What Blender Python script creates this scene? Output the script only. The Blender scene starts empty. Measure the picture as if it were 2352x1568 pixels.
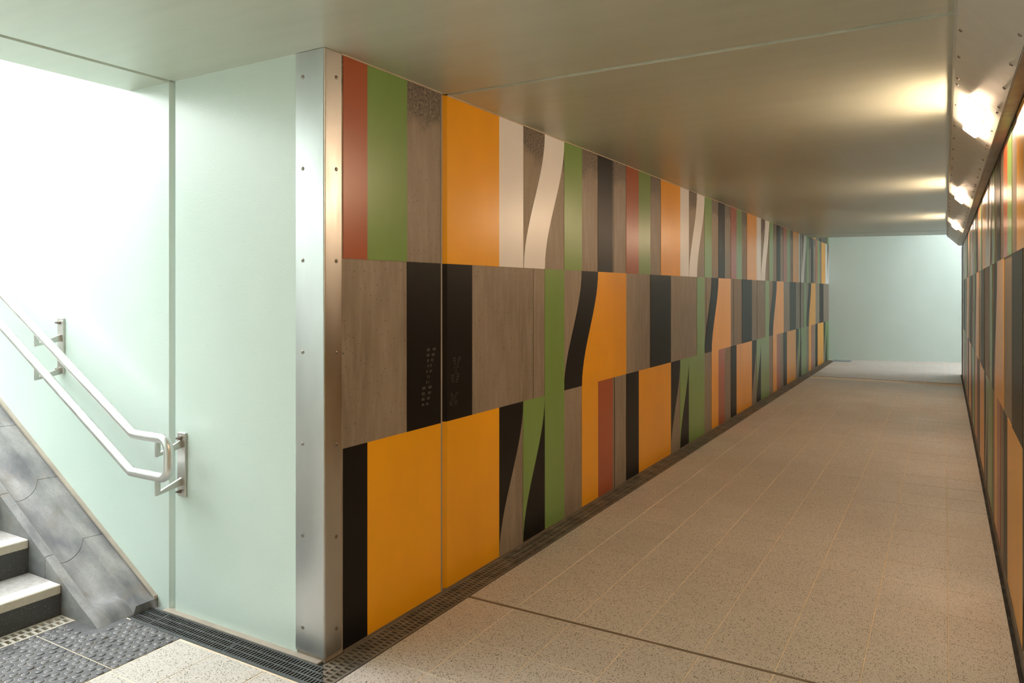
import bpy, bmesh, math, random
from mathutils import Vector
random.seed(7)
SC = bpy.context.scene
COL = SC.collection

# ------------------------------------------------------------------ camera
F_PX, CX, HY, EYE = 1700.0, 1176.0, 666.0, 1.5
YAW = math.atan((2169 - CX) / F_PX)            # the tunnel runs along +Y, the lens looks left of it
cam = bpy.data.cameras.new('camera')
cam.sensor_width = 36.0
cam.lens = 36.0 * F_PX / 2352.0
cam.shift_y = -(784.0 - HY) / 2352.0
cam.clip_start = 0.02
cam.clip_end = 200
cam_o = bpy.data.objects.new('camera', cam)
cam_o.location = (0, 0, EYE)
cam_o.rotation_euler = (math.pi / 2, 0, YAW)
COL.objects.link(cam_o)
SC.camera = cam_o

# ------------------------------------------------------------------ sky, exposure
SKY = 11.8
LAMP = 117.0
LAMP_COL = (1.0, 0.705, 0.465, 1)
world = bpy.data.worlds.new('overcast_sky')
SC.world = world
world.use_nodes = True
wb = world.node_tree.nodes['Background']
wb.inputs[0].default_value = (1.0, 0.975, 1.0, 1)
wb.inputs[1].default_value = SKY
vs = SC.view_settings
vs.view_transform = 'Standard'
vs.look = 'None'
vs.gamma = 1.0
vs.exposure = 0.0
vs.use_curve_mapping = False
SC.cycles.use_light_tree = False
SC.cycles.adaptive_threshold = 0.02

# ------------------------------------------------------------------ material helpers
MATS = {}
class NT:
    def __init__(self, name):
        m = bpy.data.materials.new(name); m.use_nodes = True
        self.m = m; self.t = m.node_tree; self.n = self.t.nodes; self.b = self.n['Principled BSDF']
        MATS[name] = m
    def new(self, kind, **kw):
        nd = self.n.new(kind)
        for k, v in kw.items():
            if k in nd.inputs: nd.inputs[k].default_value = v
            else: setattr(nd, k, v)
        return nd
    def link(self, a, b): self.t.links.new(a, b)
    def pos(self, scale=(1, 1, 1)):
        g = self.n.new('ShaderNodeNewGeometry'); mp = self.n.new('ShaderNodeMapping')
        mp.inputs['Scale'].default_value = scale
        self.link(g.outputs['Position'], mp.inputs['Vector'])
        return mp.outputs['Vector']
    def noise(self, scale, detail=3, vec=None, rough=0.55, vscale=(1, 1, 1)):
        nd = self.new('ShaderNodeTexNoise')
        nd.inputs['Scale'].default_value = scale; nd.inputs['Detail'].default_value = detail
        nd.inputs['Roughness'].default_value = rough
        self.link(vec if vec is not None else self.pos(vscale), nd.inputs['Vector'])
        return nd.outputs['Fac']
    def ramp(self, fac, stops):
        r = self.n.new('ShaderNodeValToRGB'); e = r.color_ramp.elements
        while len(e) < len(stops): e.new(0.5)
        for i, (p, c) in enumerate(stops):
            e[i].position = p
            e[i].color = (c, c, c, 1) if not hasattr(c, '__len__') else (*c[:3], 1)
        self.link(fac, r.inputs['Fac'])
        return r.outputs['Color']
    def mix(self, fac, a, b, mode='MIX'):
        x = self.n.new('ShaderNodeMix'); x.data_type = 'RGBA'; x.blend_type = mode
        for s, v in ((x.inputs['Factor'], fac), (x.inputs['A'], a), (x.inputs['B'], b)):
            if hasattr(v, 'is_linked'): self.link(v, s)
            elif hasattr(v, '__len__'): s.default_value = (*v[:3], 1)
            else: s.default_value = v
        return x.outputs['Result']
    def bump(self, h, strength, dist=0.002):
        bp = self.n.new('ShaderNodeBump')
        bp.inputs['Strength'].default_value = strength; bp.inputs['Distance'].default_value = dist
        self.link(h, bp.inputs['Height']); self.link(bp.outputs['Normal'], self.b.inputs['Normal'])
    def set(self, **kw):
        for k, v in kw.items():
            s = self.b.inputs[k.replace('_', ' ')]
            if hasattr(v, 'is_linked'): self.link(v, s)
            elif hasattr(v, '__len__'): s.default_value = (*v[:3], 1)
            else: s.default_value = v

def paint(name, col, rough=0.285, peel=0.18, var=0.08, spec=0.5):
    t = NT(name)
    n = t.noise(2.3, 4, vscale=(1, 1, 0.35))
    c = t.mix(t.ramp(n, [(0.3, 0.0), (0.7, 1.0)]), [x * (1 - var) for x in col], [min(1, x * (1 + var)) for x in col])
    t.set(Base_Color=c, Specular_IOR_Level=spec)
    t.set(Roughness=rough)
    if peel: t.bump(t.noise(260, 2), peel, 0.0012)
    return t.m

paint('paint_yellow', (0.86, 0.395, 0.006))
paint('paint_red', (0.36, 0.085, 0.028))
paint('paint_green', (0.185, 0.32, 0.085))
paint('paint_black', (0.0045, 0.0042, 0.0042), rough=0.38, var=0.25, spec=0.25)
paint('paint_white', (0.82, 0.825, 0.85), var=0.03)
# mint wall paint with faint scuffs
t = NT('paint_mint')
c = t.mix(t.ramp(t.noise(1.6, 5), [(0.3, 0), (0.75, 1)]), (0.55, 0.665, 0.615), (0.595, 0.705, 0.66))
c = t.mix(t.ramp(t.noise(90, 2), [(0.70, 0), (0.78, 0.25)]), c, (0.30, 0.38, 0.32))
t.set(Base_Color=c, Roughness=0.30, Specular_IOR_Level=0.85)
t.bump(t.noise(150, 3), 0.35, 0.0014)
# ceiling paint: same pale mint, glossy, brushed across the tunnel
t = NT('paint_ceiling')
streak = t.noise(3.0, 4, vscale=(0.35, 4.0, 1))
c = t.mix(t.ramp(streak, [(0.3, 0), (0.72, 1)]), (0.52, 0.565, 0.475), (0.58, 0.625, 0.53))
t.set(Base_Color=c, Roughness=t.ramp(streak, [(0.3, 0.30), (0.7, 0.38)]), Specular_IOR_Level=0.5)
t.bump(t.noise(5, 2, vscale=(0.4, 2.0, 1)), 0.06, 0.006)
# bare board-marked concrete, with a rough honeycombed band just under the ceiling
t = NT('concrete')
n1 = t.noise(3.0, 6, vscale=(1, 1, 0.3)); n2 = t.noise(26, 5, vscale=(1, 1, 0.14)); n3 = t.noise(60, 4)
c = t.mix(t.ramp(n1, [(0.3, 0), (0.7, 1)]), (0.185, 0.150, 0.115), (0.30, 0.25, 0.195))
c = t.mix(t.ramp(n2, [(0.45, 0), (0.75, 0.55)]), c, (0.37, 0.32, 0.255))
c = t.mix(t.ramp(n3, [(0.26, 0.75), (0.36, 0)]), c, (0.08, 0.07, 0.06))
vor = t.new('ShaderNodeTexVoronoi', Scale=42.0); t.link(t.pos((1, 1, 0.6)), vor.inputs['Vector'])
c = t.mix(t.ramp(vor.outputs['Distance'], [(0.07, 0.85), (0.12, 0)]), c, (0.05, 0.043, 0.036))
g = t.n.new('ShaderNodeNewGeometry'); sx = t.n.new('ShaderNodeSeparateXYZ'); t.link(g.outputs['Position'], sx.inputs[0])
mt = t.new('ShaderNodeMath', operation='MULTIPLY_ADD'); t.link(t.noise(5, 3), mt.inputs[0]); mt.inputs[1].default_value = -0.30
t.link(sx.outputs['Z'], mt.inputs[2])
band = t.ramp(mt.outputs[0], [(0.0, 0), (1.0, 1)])
mr = t.new('ShaderNodeMapRange'); t.link(mt.outputs[0], mr.inputs['Value']); mr.inputs['From Min'].default_value = 2.13; mr.inputs['From Max'].default_value = 2.20
peb = t.ramp(t.noise(70, 4), [(0.34, (0.05, 0.042, 0.034)), (0.48, (0.13, 0.108, 0.085)), (0.70, (0.26, 0.22, 0.175))])
c = t.mix(mr.outputs['Result'], c, peb)
t.set(Base_Color=c, Roughness=t.ramp(n1, [(0.35, 0.36), (0.7, 0.55)]))
t.bump(t.mix(0.5, n2, n3), 0.35, 0.003)
# floor
t = NT('terrazzo')
vec = t.pos()
base = t.mix(t.ramp(t.noise(1.1, 4, vec), [(0.3, 0), (0.7, 1)]), (0.53, 0.495, 0.445), (0.60, 0.565, 0.515))
oi = t.n.new('ShaderNodeObjectInfo')
base = t.mix(0.5, base, t.ramp(oi.outputs['Random'], [(0, 0.90), (1, 1.0)]), 'MULTIPLY')
base = t.mix(t.ramp(t.noise(260, 2, vec), [(0.35, 0.35), (0.5, 0)]), base, (0.40, 0.36, 0.31))
def chips(scale, thr, keep, seedoff):
    mp = t.n.new('ShaderNodeMapping'); mp.inputs['Location'].default_value = seedoff
    t.link(vec, mp.inputs['Vector'])
    v = t.new('ShaderNodeTexVoronoi', Scale=scale); v.inputs['Randomness'].default_value = 1.0
    t.link(mp.outputs['Vector'], v.inputs['Vector'])
    d = t.ramp(v.outputs['Distance'], [(thr, 1), (thr + 0.06, 0)])
    sp = t.n.new('ShaderNodeSeparateColor'); t.link(v.outputs['Color'], sp.inputs[0])
    k = t.ramp(sp.outputs[0], [(keep, 1), (keep + 0.01, 0)])
    return t.mix(1.0, d, k, 'MULTIPLY'), sp.outputs[1]
for sc_, th, kp, so in ((112, 0.25, 0.46, (0, 0, 0)), (190, 0.29, 0.55, (3, 5, 1)), (80, 0.22, 0.14, (9, 2, 4))):
    m_, r_ = chips(sc_, th, kp, so)
    base = t.mix(m_, base, t.ramp(r_, [(0.0, (0.045, 0.05, 0.04)), (0.6, (0.10, 0.09, 0.065)), (1.0, (0.25, 0.20, 0.14))]))
t.set(Base_Color=base, Roughness=t.ramp(t.noise(2.0, 4, vec), [(0.3, 0.42), (0.7, 0.55)]))
def simple(name, col, rough=0.5, metal=0.0, var=0.12, scale=8, bump=0.0, bscale=120, vsc=(1, 1, 1), spec=0.5):
    t = NT(name)
    c = t.mix(t.ramp(t.noise(scale, 4, vscale=vsc), [(0.3, 0), (0.7, 1)]), [x * (1 - var) for x in col], [min(1, x * (1 + var)) for x in col])
    t.set(Base_Color=c, Roughness=t.ramp(t.noise(scale * 1.7, 4, vscale=vsc), [(0.3, rough * 0.8), (0.7, min(1, rough * 1.25))]), Metallic=metal, Specular_IOR_Level=spec)
    if bump: t.bump(t.noise(bscale, 3), bump, 0.002)
    return t.m
simple('grout', (0.70, 0.60, 0.45), 0.8, bump=0.2)
simple('mortar', (0.34, 0.30, 0.245), 0.85, bump=0.5, bscale=90)
simple('joint_brown', (0.16, 0.125, 0.09), 0.7)
simple('sealant', (0.20, 0.18, 0.15), 0.6)
simple('joint_bead', (0.30, 0.27, 0.23), 0.5)
simple('joint_daylit', (0.57, 0.635, 0.555), 0.45)  # ceiling joint colour, lightened to paint in the daylight it catches
simple('dark_line', (0.03, 0.027, 0.023), 0.6)
simple('ceiling_line', (0.55, 0.47, 0.36), 0.5)
simple('channel_dark', (0.012, 0.011, 0.010), 0.8)
simple('grate_black', (0.050, 0.053, 0.055), 0.42, scale=25)
simple('grate_dusty', (0.15, 0.13, 0.10), 0.55, var=0.4, scale=9)
simple('grate_pale', (0.42, 0.40, 0.34), 0.75, var=0.3, scale=30)
simple('tactile_grey', (0.098, 0.098, 0.102), 0.42, var=0.3, scale=14)
simple('tactile_ring', (0.40, 0.39, 0.37), 0.7)
simple('steel_brushed', (0.54, 0.54, 0.53), 0.355, 1.0, var=0.08, scale=4, vsc=(1, 1, 0.25))
simple('steel_rail', (0.70, 0.70, 0.69), 0.36, 1.0, var=0.04, scale=6)
simple('steel_bracket', (0.60, 0.59, 0.56), 0.38, 1.0, var=0.08, scale=12)
simple('screw_dark', (0.30, 0.27, 0.24), 0.40, 1.0)
simple('panel_white', (0.68, 0.69, 0.65), 0.40, 0.0, var=0.03, bump=0.08, bscale=200)
simple('panel_shadow', (0.30, 0.29, 0.26), 0.5)
simple('edge_metal', (0.42, 0.37, 0.31), 0.38, 0.6)
simple('nosing_cream', (0.60, 0.57, 0.49), 0.7, var=0.08, scale=60, bump=0.3)
simple('tread_grey', (0.36, 0.35, 0.33), 0.75, var=0.15, scale=40, bump=0.3)
simple('pit_blue', (0.22, 0.26, 0.29), 0.5)
simple('plinth_brown', (0.17, 0.14, 0.11), 0.6)
simple('scuff', (0.035, 0.032, 0.03), 0.7)
t = NT('riser_dark')
c = t.mix(t.ramp(t.noise(160, 2), [(0.62, 0), (0.70, 0.5)]), (0.062, 0.066, 0.070), (0.30, 0.31, 0.31))
t.set(Base_Color=c, Roughness=0.6)
t = NT('kerb_concrete')
n1 = t.noise(5, 5, vscale=(0.6, 2.0, 1)); n2 = t.noise(120, 3)
c = t.mix(t.ramp(n1, [(0.34, 0), (0.68, 1)]), (0.115, 0.12, 0.127), (0.30, 0.30, 0.288))
c = t.mix(t.ramp(t.noise(7, 4), [(0.55, 0), (0.70, 0.7)]), c, (0.19, 0.165, 0.135))
c = t.mix(t.ramp(n2, [(0.30, 0.6), (0.42, 0)]), c, (0.12, 0.12, 0.12))
t.set(Base_Color=c, Roughness=0.72); t.bump(n2, 0.35, 0.002)
t = NT('lamp_lens')
t.set(Base_Color=(0.9, 0.88, 0.82), Roughness=0.4)
t.b.inputs['Emission Color'].default_value = LAMP_COL
t.b.inputs['Emission Strength'].default_value = LAMP

# ------------------------------------------------------------------ mesh helpers
def link(name, me, mat, parent=None, loc=(0, 0, 0), kind=None):
    o = bpy.data.objects.new(name, me); COL.objects.link(o)
    if mat and not me.materials: me.materials.append(MATS[mat])
    L = Vector(loc)
    if parent is not None:
        o.parent = parent
        L = L - parent.matrix_world_loc if hasattr(parent, 'matrix_world_loc') else L - wloc(parent)
    o.location = L
    if kind: o['kind'] = kind
    return o
def wloc(o):
    v = Vector((0, 0, 0))
    while o is not None: v += o.location; o = o.parent
    return v
def mesh(name, vf):
    me = bpy.data.meshes.new(name); me.from_pydata(vf[0], [], vf[1]); me.validate(); me.update(); return me
class MB:
    def __init__(s): s.v = []; s.f = []
    def add(s, v, f):
        n = len(s.v); s.v += [tuple(x) for x in v]; s.f += [tuple(i + n for i in q) for q in f]; return s
    def box(s, x0, x1, y0, y1, z0, z1):
        x0, x1 = sorted((x0, x1)); y0, y1 = sorted((y0, y1)); z0, z1 = sorted((z0, z1))
        return s.add([(x0, y0, z0), (x1, y0, z0), (x1, y1, z0), (x0, y1, z0), (x0, y0, z1), (x1, y0, z1), (x1, y1, z1), (x0, y1, z1)],
                     [(0, 3, 2, 1), (4, 5, 6, 7), (0, 1, 5, 4), (1, 2, 6, 5), (2, 3, 7, 6), (3, 0, 4, 7)])
    def prism(s, poly, fn, a, b):
        """poly: list of 2D points; fn(p,q,h) -> xyz; extruded from h=a to h=b"""
        n = len(poly)
        v = [fn(p, q, a) for p, q in poly] + [fn(p, q, b) for p, q in poly]
        f = [tuple(range(n)), tuple(range(2 * n - 1, n - 1, -1))] + [(i, i + n, (i + 1) % n + n, (i + 1) % n) for i in range(n)]
        return s.add(v, f)
    def lathe(s, prof, n=16, c=(0, 0, 0), axis='z'):
        base = len(s.v)
        for r, h in prof:
            for k in range(n):
                a = 2 * math.pi * k / n
                p = (r * math.cos(a), r * math.sin(a), h)
                if axis == 'x': p = (p[2], p[0], p[1])
                if axis == 'y': p = (p[0], p[2], p[1])
                s.v.append((p[0] + c[0], p[1] + c[1], p[2] + c[2]))
        m = len(prof)
        for j in range(m - 1):
            for k in range(n):
                a = base + j * n + k; b = base + j * n + (k + 1) % n
                s.f.append((a, b, b + n, a + n))
        s.f.append(tuple(base + k for k in range(n))[::-1]); s.f.append(tuple(base + (m - 1) * n + k for k in range(n)))
        return s
    def tube(s, pts, r, n=16):
        pts = [Vector(p) for p in pts]; base = len(s.v); up = Vector((0, 1, 0))
        for i, p in enumerate(pts):
            d = (pts[min(i + 1, len(pts) - 1)] - pts[max(i - 1, 0)]).normalized()
            a = up; b = d.cross(a).normalized(); a = b.cross(d)
            for k in range(n):
                t_ = 2 * math.pi * k / n
                s.v.append(tuple(p + a * r * math.cos(t_) + b * r * math.sin(t_)))
        for i in range(len(pts) - 1):
            for k in range(n):
                q = base + i * n + k; w = base + i * n + (k + 1) % n
                s.f.append((q, w, w + n, q + n))
        s.f.append(tuple(base + k for k in range(n))[::-1]); s.f.append(tuple(base + (len(pts) - 1) * n + k for k in range(n)))
        return s
    def me(s, name, smooth=False, bevel=0, seg=1):
        me = bpy.data.meshes.new(name); me.from_pydata(s.v, [], s.f); me.validate()
        bm = bmesh.new(); bm.from_mesh(me)
        bmesh.ops.recalc_face_normals(bm, faces=bm.faces)
        if bevel: bmesh.ops.bevel(bm, geom=bm.edges[:], offset=bevel, segments=seg, affect='EDGES', profile=0.6, clamp_overlap=True)
        bm.to_mesh(me); bm.free()
        if smooth:
            for p in me.polygons: p.use_smooth = True
            me.set_sharp_from_angle(angle=math.radians(38))
        me.update(); return me
def box_obj(name, b, mat, parent=None, bevel=0, kind=None):
    cx_, cy_ = (b[0] + b[1]) / 2, (b[2] + b[3]) / 2; z0 = min(b[4], b[5])
    me = MB().box(b[0] - cx_, b[1] - cx_, b[2] - cy_, b[3] - cy_, b[4] - z0, b[5] - z0).me(name, bevel=bevel)
    return link(name, me, mat, parent, (cx_, cy_, z0), kind)
def thing(name, label, cat, loc=(0, 0, 0), group=None):
    o = bpy.data.objects.new(name, None); COL.objects.link(o); o.location = loc; o.empty_display_size = 0.1
    return tag(o, label, cat, group)
def tag(o, label, cat, group=None):
    o['label'] = label; o['category'] = cat
    if group: o['group'] = group
    return o
def struct(name, mb, mat, **kw):
    return link(name, mb.me(name, **kw), mat, kind='structure')

# ------------------------------------------------------------------ dimensions (metres)
WX = -2.157      # mural wall face
RX = 0.272       # right mural wall face
WY = 2.195       # mint wall face beside the stairs
CZ = 2.478       # ceiling
SLX = -3.46      # edge of the soffit over the stairs
REAR = -1.45
TOPZ = 4.6  # wall tops out of view, raised to cut the sky light

# ------------------------------------------------------------------ walls
U = 0.2745; Y0 = 2.449                     # the mural's module and its origin along the wall
JA, JB = 2.990, 3.044                      # the expansion joint
Z12, Z23 = 1.632, 0.841
w = MB()
w.box(WX - 0.148, WX, WY, JA, -0.05, CZ + 0.3)
w.prism([(WX - 0.4, JA + 0.012), (WX - 0.034, JA + 0.012), (WX, JB), (WX, 17.6), (WX - 0.4, 17.6)], lambda p, q, h: (p, q, h), -0.05, 3.75)
wall_left = struct('wall_left', w, 'concrete')
link('joint_seal', MB().box(WX - 0.4, WX + 0.002, JA + 0.0005, JA + 0.0115, -0.02, CZ + 0.01).me('joint_seal'), 'joint_bead', wall_left)

# mint wall along the stairs, in two slabs with a chamfered joint
w = MB()
w.box(-3.105, -2.31, WY, WY + 0.35, -0.05, CZ + 0.3)
w.prism([(-9.8, WY), (-3.153, WY), (-3.115, WY + 0.036), (-3.115, WY + 0.35), (-9.8, WY + 0.35)], lambda p, q, h: (p, q, h), -0.05, TOPZ)
wall_stair = struct('wall_stair', w, 'paint_mint')
link('joint_seal', MB().box(-3.115, -3.105, WY + 0.03, WY + 0.3, -0.02, CZ + 0.02).me('joint_seal'), 'dark_line', wall_stair)

w = MB().box(RX, RX + 0.35, REAR - 0.3, 15.40, -0.05, CZ + 0.9)
wall_right = struct('wall_right', w, 'concrete')
box_obj('edge_trim', (RX - 0.006, RX + 0.02, 15.30, 15.41, 0.0, CZ - 0.21), 'edge_metal', wall_right)
box_obj('edge_trim', (RX - 0.004, RX + 0.01, 15.05, 15.08, 0.0, CZ - 0.21), 'dark_line', wall_right)
struct('wall_rear', MB().box(-9.8, RX + 0.35, REAR - 0.3, REAR, -0.05, 7.5), 'paint_mint')  # unseen; made this tall to hold sky light off the stair wall
# the daylit cross passage at the far end
ea, eb = Vector((WX - 0.3, 17.16)), Vector((6.5, 19.9))
w = MB().prism([(ea.x, ea.y), (eb.x, eb.y), (eb.x, eb.y + 0.3), (ea.x, ea.y + 0.4)], lambda p, q, h: (p, q, h), -0.05, 3.75)
wall_end = struct('wall_end', w, 'paint_mint')
struct('wall_passage', MB().box(RX + 0.35, 6.5, 15.05, 15.40, -0.05, 3.75), 'paint_mint')

# ------------------------------------------------------------------ ceiling
w = MB()
w.box(-3.115, RX + 0.35, REAR - 0.3, 3.024, CZ, CZ + 0.9)                      # slab over the landing
skew = 0.205
w.add([(WX - 0.4, 3.036, CZ + 0.03), (WX - 0.4, 3.064, CZ), (RX + 0.3, 3.064, CZ), (RX + 0.3, 3.036, CZ + 0.03),
       (WX - 0.4, 13.62, CZ), (RX + 0.3, 13.62 + skew * 2.73, CZ),
       (WX - 0.4, 3.036, CZ + 0.9), (RX + 0.3, 3.036, CZ + 0.9), (WX - 0.4, 13.62, CZ + 0.9), (RX + 0.3, 13.62 + skew * 2.73, CZ + 0.9)],
      [(0, 1, 2, 3), (1, 4, 5, 2), (0, 3, 7, 6), (6, 7, 9, 8), (4, 8, 9, 5), (0, 6, 8, 4, 1), (3, 2, 5, 9, 7)])
w.prism([(WX - 0.4, 13.66), (RX + 0.3, 13.66 + skew * 2.73), (RX + 0.3, 14.72 + skew * 2.73), (WX - 0.4, 14.72)], lambda p, q, h: (p, q, h), CZ, CZ + 0.9)
w.prism([(-3.150, CZ), (-3.119, CZ + 0.03), (-3.119, TOPZ), (SLX, TOPZ), (SLX, CZ)], lambda p, q, h: (p, h, q), REAR - 0.3, WY)
ceiling = struct('ceiling', w, 'paint_ceiling')
link('joint_seal', MB().box(WX - 0.4, RX, 3.024, 3.036, CZ + 0.022, CZ + 0.5).me('joint_seal'), 'joint_daylit', ceiling)
link('joint_lit_face', MB().prism([(3.033, CZ + 0.031), (3.063, CZ - 0.0005), (3.060, CZ - 0.001), (3.031, CZ + 0.029)], lambda p, q, h: (h, p, q), WX, 0.031).me('joint_lit_face'), 'joint_daylit', ceiling)  # chamfer face overlaid in a paler tone, as if daylit
link('joint_seal', MB().box(-3.119, -3.115, REAR, WY, CZ + 0.022, CZ + 0.5).me('joint_seal'), 'sealant', ceiling)
link('joint_seal', MB().prism([(WX - 0.4, 13.62), (RX + 0.3, 13.62 + skew * 2.73), (RX + 0.3, 13.66 + skew * 2.73), (WX - 0.4, 13.66)],
     lambda p, q, h: (p, q, h), CZ + 0.02, CZ + 0.5).me('joint_seal'), 'dark_line', ceiling)
link('edge_bead', MB().box(WX, WX + 0.006, 2.29, JA, CZ - 0.005, CZ + 0.002).box(WX, WX + 0.006, JB, 13.6, CZ - 0.005, CZ + 0.002).me('edge_bead'), 'ceiling_line', ceiling)
struct('ceiling_passage', MB().box(WX - 0.4, 0.60, 15.1, 18.8, 3.45, 3.75).box(2.1, 6.5, 15.1, 20.2, 3.45, 3.75), 'paint_ceiling')  # unseen roof, its open gap placed and sized to set the far-end daylight
struct('wall_beyond', MB().box(6.5, 6.8, 15.05, 20.3, -0.05, 3.75), 'paint_mint')  # unseen, added with the closed roof part beyond the gap

# ------------------------------------------------------------------ the mural: every painted field is a part of its wall
TH = 0.0022
def sm(t_): return t_ * t_ * (3 - 2 * t_)
def field(wall, col, pts, side, kind='painted_field'):
    """pts: (Y, Z) outline on the wall plane"""
    X = WX if side > 0 else RX
    me = MB().prism(pts, lambda p, q, h: (X + h * side, p, q), -0.001, TH).me(kind)
    link(kind, me, 'paint_' + col, wall)
def rect(a, b, z0, z1): return [(a, z0), (b, z0), (b, z1), (a, z1)]
def curve(ya, yb, z0, z1, n=14):
    """S edge running from yb at the top (z1) to ya at the foot (z0)"""
    return [(ya + (yb - ya) * sm(i / n), z0 + (z1 - z0) * i / n) for i in range(n + 1)]
def mural(wall, side, kmin, kmax, kY, ymin, ymax, z0, zt, z12, z23, joint=None):
    def add(col, pts):
        pts = [(kY(p), q) for p, q in pts]
        ys = [p for p, q in pts]
        if max(ys) <= ymin + 0.002 or min(ys) >= ymax - 0.002: return
        if min(ys) < ymin or max(ys) > ymax: pts = [(min(max(p, ymin), ymax), q) for p, q in pts]
        ys = [p for p, q in pts]
        if joint and min(ys) < joint[0] - 0.002 and max(ys) > joint[0] + 0.01:      # split at the expansion joint
            a = [(min(p, joint[0]), q) for p, q in pts]; b = [(max(p, joint[1]), q) for p, q in pts]
            if min(ys) < joint[0] - 0.02: field(wall, col, a, side)
            if max(ys) > joint[1]: field(wall, col, b, side)
            chamfer(col, pts)
        elif joint and min(ys) >= joint[0] - 0.02 and min(ys) < joint[1]:
            field(wall, col, [(max(p, joint[1]), q) for p, q in pts], side); chamfer(col, pts)
        else:
            field(wall, col, pts, side)
    def chamfer(col, pts):                                                          # paint carried over the chamfer
            lo, hi = min(q for p, q in pts), max(q for p, q in pts)
            me = MB().add([(WX - 0.033, joint[0] + 0.013, lo), (WX + TH, joint[1], lo), (WX + TH, joint[1], hi), (WX - 0.033, joint[0] + 0.013, hi),
                           (WX - 0.036, joint[0] + 0.016, lo), (WX - TH, joint[1] + 0.003, lo), (WX - TH, joint[1] + 0.003, hi), (WX - 0.036, joint[0] + 0.016, hi)],
                          [(0, 1, 2, 3), (4, 7, 6, 5), (0, 4, 5, 1), (1, 5, 6, 2), (2, 6, 7, 3), (3, 7, 4, 0)]).me('painted_field')
            link('painted_field', me, 'paint_' + col, wall)
    k = kmin
    while k <= kmax:
        if z12 < zt:
            for a, b, c in ((-1, 0, 'red'), (0, 1, 'green'), (2, 4, 'yellow'), (4, 5, 'white'), (7, 8, 'green'), (9, 10, 'black')):
                add(c, rect(k + a, k + b, z12, zt))
            e1 = curve(k + 5.03, k + 6, z12, zt); e2 = curve(k + 6, k + 7, z12, zt)
            add('white', e1 + e2[::-1])
        for a, b, c in ((1, 3, 'black'), (6, 7, 'green')):
            add(c, rect(k + a, k + b, z23, z12))
        e1 = curve(k + 7, k + 8, z23, z12); e2 = curve(k + 8, k + 9, z23, z12)
        add('black', e1 + e2[::-1])
        add('yellow', e2 + [(k + 11, z12), (k + 11, z23)])
        first = (k == 0 and side > 0); s = 4 if first else 3
        add('black', rect(k - 1, k, z0, z23))
        add('yellow', rect(k, k + s, z0, z23))
        e1 = curve(k + s, k + s + 1, z0, z23); e2 = curve(k + s + 1, k + s + 2, z0, z23)
        add('black', [(k + s, z0)] + e1[1:] + [(k + s, z23)])
        add('green', [(k + s + 1, z0)] + e2[1:] + [(k + s + 1, z23)])
        add('black', e2 + [(k + s + 2, z0)])
        add('green', rect(k + s + 2, k + 7, z0, z23))
        add('yellow', rect(k + 8, k + 9, z0, z23)); add('red', rect(k + 9, k + 10, z0, z23))
        k += 12
mural(wall_left, 1, -12, 48, lambda k: Y0 + U * k, 2.30, 17.30, 0.006, CZ - 0.002, Z12, Z23, (JA, JB))
# a further row shows above the lower ceiling line in the daylit passage
for a, b, c in ((44, 47, 'yellow'), (49, 50, 'black'), (53, 54.3, 'green')):
    field(wall_left, c, rect(Y0 + U * a, min(17.28, Y0 + U * b), CZ + 0.004, 3.40), 1)
mural(wall_right, -1, -36, 24, lambda k: 4.405 - U * k, REAR + 0.01, 15.04, 0.06, 2.265, 1.668, 0.868)
# board marks and cracks in the bare concrete
for (y, a, b, wd) in ((Y0 + U * 5.45, Z23, Z12, 0.004), (5.215, Z12, CZ, 0.006), (5.225, 0.0, Z23, 0.012), (8.885, Z23, Z12, 0.016), (10.16, 0.0, Z12, 0.014), (7.72, Z23, Z12, 0.012)):
    box_obj('seam_line', (WX - 0.001, WX + 0.0009, y, y + wd, a, b), 'dark_line', wall_left)
box_obj('joint_seal', (WX - 0.001, WX + 0.0035, 13.58, 13.64, 0.0, CZ), 'dark_line', wall_left)
# dusty shoe prints kicked on the black fields
def shoe(y, z, h, lean):
    w_ = MB(); n = 11
    for i in range(n):
        t_ = i / (n - 1); wd = 0.016 + 0.022 * abs(math.sin(math.pi * (0.15 + 1.25 * t_)))
        if 0.34 < t_ < 0.52: wd *= 0.35
        yc = y + lean * (t_ - 0.5); zc = z + h * (t_ - 0.5)
        for q in (-0.5, 0.15):
            w_.box(WX + TH, WX + TH + 0.0006, yc + wd * q * 2, yc + wd * (q + 0.35) * 2, zc, zc + h / n * 0.55)
    link('shoe_print', w_.me('shoe_print'), 'scuff', wall_left)
shoe(2.885, 1.075, 0.26, 0.05); shoe(3.12, 1.09, 0.12, 0.02); shoe(3.10, 0.945, 0.06, 0.01)

# ------------------------------------------------------------------ floor
XG = [-2.838, -2.597, -2.313, -2.03, -1.75, -1.452, -1.158, -0.868, -0.576, -0.28, 0.0155, 0.250]
GX0, GX1 = -2.146, -2.014                       # drain along the mural wall
GY0, GY1 = 2.042, 2.166                         # drain along the mint wall
SYW_ = 1.903
fl = MB()
fl.box(-3.409, RX + 0.35, REAR, GY0 - 0.001, -0.06, -0.0016); fl.box(-9.8, -3.527, REAR, GY0 - 0.001, -0.06, -0.0016)
fl.box(-3.53, -3.405, SYW_ - 0.002, GY0 - 0.001, -0.06, -0.0016)
fl.box(GX1 + 0.001, RX + 0.35, GY0 - 0.001, 17.15, -0.06, -0.0016)
fl.box(WX - 0.4, 6.5, 17.15, 20.3, -0.06, -0.0016)
fl.box(RX + 0.35, 6.5, 15.4, 17.15, -0.06, -0.0016)
floor = struct('floor', fl, 'grout')
fl = MB().box(GX0 - 0.02, GX1 + 0.001, GY0, 17.15, -0.16, -0.14).box(-3.3, GX1, GY0, GY1 + 0.03, -0.16, -0.14)
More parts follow.
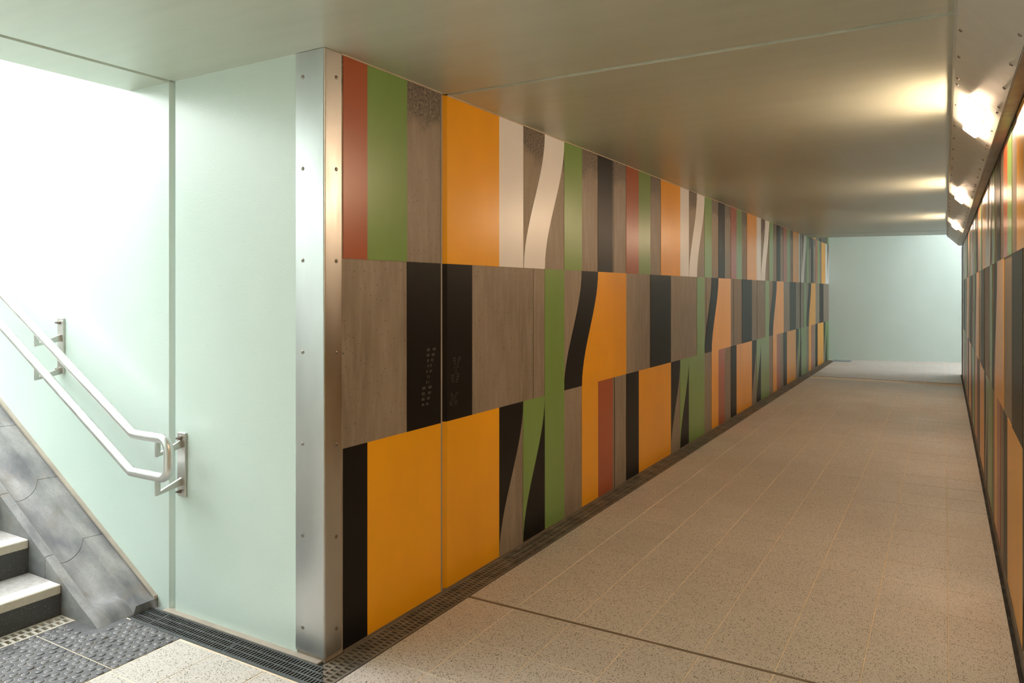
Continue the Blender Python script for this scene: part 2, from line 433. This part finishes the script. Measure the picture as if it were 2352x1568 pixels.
fl.box(GX0 - 0.03, GX0 - 0.002, GY1, 17.15, -0.16, -0.004).box(GX1 + 0.001, GX1 + 0.02, GY0, 17.15, -0.16, -0.062).box(-3.3, GX1 + 0.02, GY0 - 0.02, GY0 - 0.001, -0.16, -0.062).box(-3.3, GX0 - 0.002, GY1 + 0.001, GY1 + 0.02, -0.16, -0.062).box(-3.32, -3.29, GY0, GY1, -0.16, -0.005).box(GX0, GX1, 17.08, 17.15, -0.16, -0.005)
link('drain_channel', fl.me('drain_channel'), 'channel_dark', floor)
box_obj('mortar_strip', (-3.16, -2.17, GY1, WY + 0.02, -0.06, 0.004), 'mortar', floor)
box_obj('mortar_strip', (WX - 0.02, GX0, 2.3, 17.1, -0.06, 0.003), 'joint_brown', floor)
box_obj('drain_frame', (GX1 + 0.0005, GX1 + 0.005, GY0, 17.1, -0.06, 0.0008), 'grate_black', floor)
box_obj('drain_frame', (-3.2, GX1, GY0 - 0.0085, GY0 - 0.0005, -0.06, 0.0008), 'grate_black', floor)
# rows of tiles: the joint at 3.023 crosses a course
rows = [2.955 - 0.31 * i for i in range(14, 0, -1)] + [2.955, 3.014]
rows2 = [3.036] + [3.33 + 0.318 * i for i in range(0, 33)]
cells = []
G = 0.0050
def rowcells(y0, y1):
    for i in range(len(XG) - 1):
        x0, x1 = XG[i], XG[i + 1]
        if y1 > GY0 and x1 <= GX1: continue
        if y1 > GY0: x0 = max(x0, GX1 + 0.004)
        if y1 < GY0 + 0.02: y1_ = min(y1, GY0 - 0.005)
        else: y1_ = y1
        if x1 - x0 < 0.05: continue
        cells.append((x0 + G / 2, x1 - G / 2, y0 + G / 2, y1_ - G / 2))
for a, b in zip(rows, rows[1:]): rowcells(a, b)
for a, b in zip(rows2, rows2[1:]): rowcells(a, b)
box_obj('expansion_joint', (GX1 + 0.006, RX - 0.03, 3.016, 3.034, -0.02, -0.0008), 'joint_brown', floor)
box_obj('expansion_joint', (GX1 + 0.006, RX - 0.03, 13.80, 13.83, -0.02, 0.0006), 'joint_brown', floor)
box_obj('gutter_strip', (0.2480, 0.274, REAR, 15.3, -0.06, -0.0004), 'channel_dark', floor)
link('plinth', MB().prism([(0.268, -0.02), (0.256, -0.02), (0.262, 0.03), (0.269, 0.055)], lambda p, q, h: (p + 0.006, h, q), REAR, 15.3).me('plinth'), 'plinth_brown', floor)
vis = []; rest = []
for c in cells:
    xm, ym = (c[0] + c[1]) / 2, (c[2] + c[3]) / 2
    d = -xm * math.sin(YAW) + ym * math.cos(YAW); r = xm * math.cos(YAW) + ym * math.sin(YAW)
    inside = d > 0.5 and -0.72 < r / d < 0.73 and EYE / d < 0.60
    (vis if inside else rest).append((d, c))
vis.sort()
rest += vis[286:]; vis = vis[:286]
cache = {}
for d, c in vis:
    key = (round(c[1] - c[0], 3), round(c[3] - c[2], 3))
    if key not in cache:
        a, b = key[0] / 2, key[1] / 2
        cache[key] = MB().box(-a, a, -b, b, -0.02, 0).me('tile', bevel=0.0010)
        cache[key].materials.append(MATS['terrazzo'])
    o = bpy.data.objects.new('tile', cache[key]); COL.objects.link(o); o.parent = floor
    o.location = ((c[0] + c[1]) / 2, (c[2] + c[3]) / 2, random.uniform(-0.0005, 0.0005))
m_ = MB()
for d, c in rest: m_.box(c[0], c[1], c[2], c[3], -0.02, 0)
y = 13.84
for i in range(0, 16):
    for x0, x1 in [(a, b) for a, b in zip(XG[3:], XG[4:])] + [(0.25 + 0.295 * j, 0.545 + 0.295 * j) for j in range(0, 9)]:
        if x0 < -2.02: x0 = -2.01
        yy = y + i * 0.318
        if x0 > 0.24 and yy < 15.39: continue
        m_.box(x0 + G / 2, x1 - G / 2, yy + G / 2, yy + 0.318 - G / 2, -0.02, 0)
fo = link('tile_field', m_.me('tile_field'), 'terrazzo', floor, kind='stuff')

# tactile tiles at the foot of the stairs
TX = [-3.408, -3.115, -2.840]; TY = [2.035, 1.733, 1.436, 1.139, 0.842, 0.545]
dome_me = MB().lathe([(0.0140, 0.0), (0.0136, 0.0022), (0.0114, 0.0040), (0.0078, 0.0047)], 14).me('dome', smooth=True); dome_me.materials.append(MATS['tactile_grey'])
ring_me = MB().lathe([(0.0166, 0.0), (0.0160, 0.0005)], 14).me('dust_ring'); ring_me.materials.append(MATS['tactile_ring'])
for j in range(len(TY) - 1):
    for i in range(2):
        x0, x1, y1, y0 = TX[i] + 0.003, TX[i + 1] - 0.003, TY[j] - 0.003, TY[j + 1] + 0.003
        tl = box_obj('tactile_tile', (x0, x1, y0, y1, -0.02, 0.0006), 'tactile_grey', floor)
        if TY[j] < 1.4: continue
        nx = 10; px = (x1 - x0) / nx; py = (y1 - y0) / 5
        for a in range(nx):
            for b in range(5):
                X = x0 + px * (a + 0.5); Y = y0 + py * (b + (0.30 if a % 2 else 0.72))
                if i == 0 and X < -3.20 and Y > 1.885: continue
                if i == 0 and X < -3.225 and Y > 1.86: continue
                for nm, me_, z in (('dome', dome_me, 0.0006), ('dust_ring', ring_me, 0.0006)):
                    if nm == 'dust_ring' and random.random() < 0.25: continue
                    o = bpy.data.objects.new(nm, me_); COL.objects.link(o); o.parent = tl
                    o.location = Vector((X, Y, z)) - wloc(tl)

# ------------------------------------------------------------------ drain grates
def grate_mesh(L, W, rows_, pitch, bar, edge, mid, name):
    """a slotted cover, length L along +Y, width W along +X, top at z=0"""
    b = MB(); b.box(0, edge, 0.001, L - 0.001, -0.02, 0); b.box(W - edge, W, 0.001, L - 0.001, -0.02, 0)
    span = (W - 2 * edge - (rows_ - 1) * mid) / rows_
    for r_ in range(rows_):
        x0 = edge + r_ * (span + mid)
        if r_: b.box(x0 - mid, x0, 0.001, L - 0.001, -0.02, 0)
        n = int(L / pitch); off = (r_ % 2) * pitch * 0.5
        for k in range(n + 1):
            y_ = k * pitch + off - bar / 2
            y0_, y1_ = max(0.001, y_), min(L - 0.001, y_ + bar)
            if y1_ - y0_ > 0.001: b.box(x0, x0 + span, y0_, y1_, -0.018, -0.0008)
    b.box(edge, W - edge, 0.001, 0.006, -0.02, -0.0005); b.box(edge, W - edge, L - 0.006, L - 0.001, -0.02, -0.0005)
    return b
def clipped(b, co, no, name):
    me = b.me(name); bm = bmesh.new(); bm.from_mesh(me)
    bmesh.ops.bisect_plane(bm, geom=bm.verts[:] + bm.edges[:] + bm.faces[:], plane_co=co, plane_no=no, clear_outer=True)
    bmesh.ops.holes_fill(bm, edges=[e for e in bm.edges if e.is_boundary]); bm.to_mesh(me); bm.free(); return me
WG = GX1 - GX0
gm = grate_mesh(0.5, WG, 3, 0.0250, 0.0130, 0.011, 0.010, 'grate').me('grate_cover'); gm.materials.append(MATS['grate_dusty'])
# the mitred end at the corner: runs from Y=2.042 up to the next cover
first_len = 2.56 - GY0
b = grate_mesh(first_len, WG, 3, 0.0250, 0.0130, 0.011, 0.010, 'grate')
me = clipped(b, (WG, 0.0, 0), (-1, -1, 0), 'grate_cover')     # keep the side beyond the mitre line
o = link('drain_grate', me, 'grate_dusty', None, (GX0, GY0, 0)); tag(o, 'dusty black drain grate with mitred end, at the mural wall\'s corner', 'drain grate')
y = 2.56; i = 0
while y < 16.9:
    if i == 0: o = link('drain_grate', gm, None, None, (GX0, y, 0))
    else:
        o = bpy.data.objects.new('drain_grate', gm); COL.objects.link(o); o.location = (GX0, y, 0)
    nth = ('second', 'third', 'fourth', 'fifth', 'sixth', 'seventh', 'eighth')
    lb = f'dusty black drain grate below the mural, {nth[i]} from the steel corner' if i < 7 else 'dusty black drain grate in the far run below the mural wall'
    tag(o, lb, 'drain grate', 'drain grates along the mural wall')
    y += 0.5; i += 1
gr = grate_mesh(0.5, GY1 - GY0, 3, 0.0165, 0.0072, 0.010, 0.007, 'grate')
rot = lambda b_: MB().add([(vv[1], (GY1 - GY0) - vv[0], vv[2]) for vv in b_.v], b_.f)
gm2 = rot(gr).me('grate_cover_mint'); gm2.materials.append(MATS['grate_black'])
o = link('drain_grate', gm2, None, None, (-3.094, GY0, 0)); tag(o, 'clean black drain grate below the mint wall, second from the stair kerb', 'drain grate', 'drain grates along the mint wall')
b = rot(grate_mesh(-2.594 - -2.594 + 0.579, GY1 - GY0, 3, 0.0165, 0.0072, 0.010, 0.007, 'grate'))
me = clipped(b, (0.579, 0.0, 0), (1, 1, 0), 'grate_cover_mitre')
o = link('drain_grate', me, 'grate_black', None, (-2.594, GY0, 0)); tag(o, 'clean black drain grate below the mint wall, mitred at the steel corner', 'drain grate', 'drain grates along the mint wall')
b = rot(grate_mesh(0.14, GY1 - GY0, 3, 0.0165, 0.0072, 0.010, 0.007, 'grate'))
o = link('drain_grate', b.me('grate_cover_short'), 'grate_black', None, (-3.234, GY0, 0)); tag(o, 'short black drain grate end against the concrete stair kerb', 'drain grate', 'drain grates along the mint wall')
# narrow pale drain in front of the bottom step
y = 1.90; i = 0
gm3 = grate_mesh(0.5, 0.112, 2, 0.030, 0.013, 0.012, 0.012, 'grate').me('grate_cover_pale'); gm3.materials.append(MATS['grate_pale'])
for i, lb in enumerate(('pale dirty slotted drain grate at the bottom step, beside the concrete kerb', 'pale dirty slotted drain grate at the bottom step, second from the kerb')):
    o = bpy.data.objects.new('drain_grate', gm3); COL.objects.link(o); o.location = (-3.524, 1.40 - 0.5 * i, 0.0)
    tag(o, lb, 'drain grate', 'drain grates before the bottom step')
# one service cover beside the far wall
pc = thing('pit_cover', 'blue-grey metal pit cover set in the floor by the far mint wall', 'pit cover', (-1.87, 17.05, 0))
box_obj('cover_plate', (-2.05, -1.70, 16.86, 17.24, -0.005, 0.006), 'pit_blue', pc, bevel=0.002)
for s_ in (-1, 1): box_obj('lifting_lug', (-1.875 + s_ * 0.12 - 0.02, -1.875 + s_ * 0.12 + 0.02, 17.04, 17.06, 0.006, 0.009), 'screw_dark', pc)

# ------------------------------------------------------------------ stairs
RUN, RISE, SX, SM = 0.281, 0.160, -3.527, 0.57
SYW = 1.903
st = thing('staircase', 'concrete steps with cream nosings rising beside the mint wall', 'stairs', (SX, 0.2, 0))
for k in range(19):
    x1 = SX - RUN * k; zt = 0.141 + RISE * k; z0 = zt - RISE - 0.02 if k else -0.01
    stp = box_obj('step', (x1 - RUN - 0.02, x1, REAR + 0.002, SYW, z0, zt - 0.042), 'riser_dark', st)
    box_obj('tread', (x1 - RUN - 0.001, x1 - 0.088, REAR + 0.002, SYW, zt - 0.044, zt - 0.001), 'tread_grey', stp)
    box_obj('nosing', (x1 - 0.089, x1 + 0.002, REAR + 0.002, SYW, zt - 0.043, zt), 'nosing_cream', stp, bevel=0.004)
box_obj('upper_landing', (-12.0, SX - RUN * 19 + 0.005, REAR + 0.002, WY - 0.002, 2.6, 0.141 + RISE * 18 + 0.158), 'tread_grey', st)
link('drain_channel', MB().box(-3.56, -3.38, REAR, SYW, -0.16, -0.14).box(-3.56, -3.528, REAR, SYW, -0.14, -0.062).box(-3.408, -3.38, REAR, SYW, -0.14, -0.062).me('drain_channel'), 'channel_dark', floor)

# kerb with a half-round cycle gutter between steps and wall
kb = thing('stair_kerb', 'weathered grey concrete kerb with rounded gutter between steps and mint wall', 'kerb', (-3.24, 2.05, 0))
K0 = SYW + 0.001; KW = WY - 0.001
def kprof(yq):
    """height above the slope line"""
    a, b_ = 1.944, 2.083
    if yq <= a: return 0.0 - 0.004 * max(0, (1.915 - yq) / 0.012)
    if yq < b_:
        t_ = (yq - a) / (b_ - a)
        return 0.035 * t_ - 0.070 * math.sqrt(max(0.0, 1 - (2 * t_ - 1) ** 2)) ** 0.9
    return 0.035 - 0.004 * (yq - b_) / 0.1
ys = [K0, 1.915, 1.930, 1.944] + [1.944 + 0.139 * i / 12 for i in range(1, 13)] + [2.085, 2.12, 2.16, KW]
def kerb_block(xa, xb, toe=False):
    n = 16 if toe else 2; lean = 0.5
    top = []
    for i in range(n + 1):
        for yq in ys:
            X = xa + (xb - xa) * i / n
            ln = SM * (-3.24 - X)
            h_ = kprof(yq)
            z = ln + h_
            if toe:
                if yq < 2.084:
                    lim = 0.055 * min(1, max(0, (-3.236 - X) / 0.075)) ** 0.7       # the closed toe of the gutter
                    z = max(z, min(lim, ln + 0.03 * min(1, (yq - K0) / 0.05)))
                else: z = max(z, 0.035)
                z = max(z, 0.0)
            top.append((X, yq, z))
    m = len(ys); v = list(top); f = []
    for i in range(n):
        for j in range(m - 1):
            f.append((i * m + j, i * m + j + 1, (i + 1) * m + j + 1, (i + 1) * m + j))
    nb = len(v)
    for (X, yq, z) in top: v.append((X, yq, max(-0.01, SM * (-3.24 - X) - 0.30)))
    for i in range(n):
        for j in (0, m - 1):
            a, b_ = i * m + j, (i + 1) * m + j
            f.append((a, b_, b_ + nb, a + nb))
    for i in (0, n):
        for j in range(m - 1):
            a, b_ = i * m + j, i * m + j + 1
            f.append((a, b_, b_ + nb, a + nb))
    me = MB().add(v, f).me('kerb_block', smooth=True)
    return link('kerb_block', me, 'kerb_concrete', kb)
edges = [-3.236, -3.664] + [-3.664 - 0.414 * i for i in range(1, 9)]
for i, (a, b_) in enumerate(zip(edges, edges[1:])):
    kerb_block(a - (0.0015 if i else 0), b_ + 0.0015, toe=(i == 0))
# mortar fillet against the wall
me = MB().prism([(-3.235, 0.035), (-6.98, 0.035 + SM * 3.744), (-6.98, 0.062 + SM * 3.744), (-3.24, 0.048)], lambda p, q, h: (p, h, q), WY - 0.018, WY - 0.0005).me('mortar_fillet')
link('mortar_fillet', me, 'mortar', kb)

# ------------------------------------------------------------------ handrail
hr = thing('handrail', 'double stainless steel handrail with looped end on the mint wall', 'handrail', (-3.05, WY, 0.54))
RY = 2.062; RR = 0.0212
def arc(cx_, cz_, r, a0, a1, n=8): return [(cx_ + r * math.cos(math.radians(a0 + (a1 - a0) * i / n)), RY, cz_ + r * math.sin(math.radians(a0 + (a1 - a0) * i / n))) for i in range(n + 1)]
ZU, ZL, XE, RB = 0.838, 0.664, -2.965, 0.052
m_up, m_lo = 0.548, 0.556
pts = [(-8.2, RY, ZU + m_up * (8.2 - 3.222)), (-3.236, RY, ZU + m_up * 0.014), (-3.222, RY, ZU), (-3.205, RY, ZU)] + arc(XE - RB, ZU - RB, RB, 90, 0) + arc(XE - RB, ZL + RB, RB, 0, -90) + [(-3.22, RY, ZL), (-3.236, RY, ZL), (-3.250, RY, ZL + m_lo * 0.014), (-8.2, RY, ZL + m_lo * (8.2 - 3.236))]
link('rail', MB().tube(pts, RR, 20).me('rail', smooth=True), 'steel_rail', hr)
def bracket(xc, zc, zu, zl):
    """plate on the wall with two hooked arms"""
    p = box_obj('wall_plate', (xc - 0.029, xc + 0.029, WY - 0.011, WY, zc - 0.147, zc + 0.147), 'steel_bracket', hr, bevel=0.002)
    for s_ in (-1, 1):
        zb = zc + s_ * 0.123
        me = MB().lathe([(0.010, 0.0), (0.010, -0.004), (0.0085, -0.0045), (0.0085, -0.012), (0.0045, -0.0125), (0.0045, -0.024)], 12, axis='y').me('anchor_bolt')
        link('anchor_bolt', me, 'screw_dark', p, (xc - 0.004, WY - 0.011, zb))
    for zr in (zu, zl):
        top = zr - RR + 0.004; bot = zr - 0.086
        prof = [(WY - 0.011, bot + 0.055), (RY + 0.014, bot + 0.018), (RY + 0.014, top), (RY - 0.006, top), (RY - 0.006, bot), (WY - 0.011, bot + 0.020)]
        me = MB().prism(prof, lambda a, c, h: (h, a, c), xc - 0.006, xc + 0.006).me('hook_arm')
        link('hook_arm', me, 'steel_bracket', hr)
bracket(-3.048, 0.694, ZU, ZL)
x_ = -4.055; bracket(x_, 1.205, ZU + m_up * (-3.222 - x_), ZL + m_lo * (-3.236 - x_))
x_ = -6.2; bracket(x_, 2.40, ZU + m_up * (-3.222 - x_), ZL + m_lo * (-3.236 - x_))

# ------------------------------------------------------------------ stainless corner guard
cg = thing('corner_guard', 'tall stainless steel corner guard between mint wall and mural', 'corner guard', (WX, WY, 0))
r = 0.008; q = []
xo, yo = WX + 0.003, WY - 0.004
for i in range(7):
    a = -math.pi / 2 + math.pi / 2 * i / 6
    q.append((xo - r + r * math.cos(a), yo + r + r * math.sin(a)))
poly = [(-2.315, yo)] + q + [(xo, 2.289), (WX - 0.002, 2.289), (WX - 0.002, WY + 0.002), (-2.315, WY + 0.002)]
me = MB().prism(poly, lambda a, c, h: (a, c, h), 0.016, CZ - 0.002).me('sheet', smooth=True)
link('sheet', me, 'steel_brushed', cg)
def screw_mesh(axis):
    return MB().lathe([(0.0085, 0.0), (0.0080, 0.0016), (0.0050, 0.0030), (0.0030, 0.0030), (0.0025, 0.0012)], 12, axis=axis)
sy = screw_mesh('y').me('screw_y', smooth=True); sxm = screw_mesh('x').me('screw_x', smooth=True)
for p in sy.vertices: p.co.y *= -1
sy.flip_normals()
for me_ in (sy, sxm): me_.materials.append(MATS['screw_dark'])
for i in range(7):
    z = 2.375 - 0.3765 * i
    for me_, lc in ((sy, (-2.275, yo, z)), (sxm, (xo, 2.258, z - 0.003))):
        o = bpy.data.objects.new('screw', me_); COL.objects.link(o); o.parent = cg; o.location = Vector(lc) - cg.location

# ------------------------------------------------------------------ light trunking along the right-hand ceiling edge
A = Vector((0.042, CZ - 0.036)); B = Vector((0.218, 2.272))
tr = thing('light_trunking', 'pale angled metal trunking screwed along the ceiling above the right wall', 'trunking', (0.15, 5, 2.27))
y_end = 15.0
prof = [(0.030, CZ), (A.x - 0.003, A.y), (B.x - 0.003, B.y + 0.003), (B.x + 0.002, B.y), (RX, B.y), (RX, CZ)]
link('housing', MB().prism(prof, lambda a, c, h: (a, h, c), REAR, y_end).me('housing'), 'panel_white', tr)
nrm = Vector((-(A.y - B.y), -(B.x - A.x))).normalized()          # out of the sloping face
seams = [REAR + 0.01, 0.34, 1.31]
for k in range(4):
    seams += [3.84 + 3.5 * k, 4.81 + 3.5 * k, 6.53 + 3.5 * k]
seams = [s_ for s_ in seams if s_ < y_end - 0.2] + [y_end - 0.005]
scr = MB().lathe([(0.0075, 0.0), (0.0070, 0.0022), (0.0048, 0.0042), (0.0015, 0.0050)], 12).me('cover_screw', smooth=True); scr.materials.append(MATS['screw_dark'])
from mathutils import Quaternion
n3 = Vector((nrm.x, 0, nrm.y)); qrot = Vector((0, 0, 1)).rotation_difference(n3)
edge_dir = (B - A).normalized()
for a, b_ in zip(seams, seams[1:]):
    P = [A, B, B + nrm * 0.004, A + nrm * 0.004]
    cp = link('cover_panel', MB().prism([(p.x, p.y) for p in P], lambda x, z, h: (x, h, z), a + 0.0018, b_ - 0.0018).me('cover_panel'), 'panel_white', tr)
    n = max(2, round((b_ - a) / 0.315)); 
    for i in range(n):
        yy = a + 0.055 + (b_ - a - 0.11) * i / (n - 1)
        for e in (A + edge_dir * 0.016, B - edge_dir * 0.020):
            o = bpy.data.objects.new('screw', scr); COL.objects.link(o); o.parent = cp
            o.location = Vector((e.x + nrm.x * 0.004, yy, e.y + nrm.y * 0.004)) - wloc(cp); o.rotation_mode = 'QUATERNION'; o.rotation_quaternion = qrot
    nb = box_obj('return_panel', (B.x + 0.004, RX - 0.004, a + 0.0018, b_ - 0.0018, B.y - 0.003, B.y), 'edge_metal', tr)
link('shadow_gap', MB().box(RX - 0.004, RX - 0.0005, REAR, y_end, B.y - 0.012, B.y).me('shadow_gap'), 'dark_line', tr)

lights = [(0.825, 'lit rectangular lamp in the trunking just behind the viewer'), (4.325, 'large glaring rectangular lamp nearest on the ceiling trunking'),
          (7.825, 'glaring lamp in the middle of the three lit along the ceiling trunking'), (11.325, 'small glaring lamp farthest along the ceiling trunking')]
mid = (A + B) / 2
for yc, lb in lights:
    lt = thing('tunnel_light', lb, 'light', (mid.x, yc, mid.y), 'lamps in the ceiling trunking')
    def pt(u, v, n_): 
        p = mid + edge_dir * u + nrm * n_
        return (p.x, yc + v, p.y)
    hu, hv = 0.042, 0.34
    fr = MB()
    for u0, u1, v0, v1 in ((-hu - 0.008, -hu, -hv - 0.008, hv + 0.008), (hu, hu + 0.008, -hv - 0.008, hv + 0.008), (-hu, hu, -hv - 0.008, -hv), (-hu, hu, hv, hv + 0.008)):
        v_ = [pt(u, v, n_) for n_ in (0.0042, 0.0065) for u, v in ((u0, v0), (u1, v0), (u1, v1), (u0, v1))]
        fr.add(v_, [(0, 1, 2, 3), (4, 7, 6, 5), (0, 4, 5, 1), (1, 5, 6, 2), (2, 6, 7, 3), (3, 7, 4, 0)])
    link('lamp_frame', fr.me('lamp_frame'), 'panel_white', lt)
    c2 = 0.008
    v_ = [pt(u, v, 0.0045) for u, v in ((-hu, -hv), (hu, -hv), (hu, hv), (-hu, hv))] + [pt(u, v, 0.020) for u, v in ((-hu, -hv), (hu, -hv), (hu, hv), (-hu, hv))] + \
         [pt(u, v, 0.026) for u, v in ((-hu + c2, -hv + c2), (hu - c2, -hv + c2), (hu - c2, hv - c2), (-hu + c2, hv - c2))]
    ln = MB().add(v_, [(0, 3, 2, 1), (0, 1, 5, 4), (1, 2, 6, 5), (2, 3, 7, 6), (3, 0, 4, 7), (4, 5, 9, 8), (5, 6, 10, 9), (6, 7, 11, 10), (7, 4, 8, 11), (8, 9, 10, 11)])
    link('lens', ln.me('lens'), 'lamp_lens', lt)
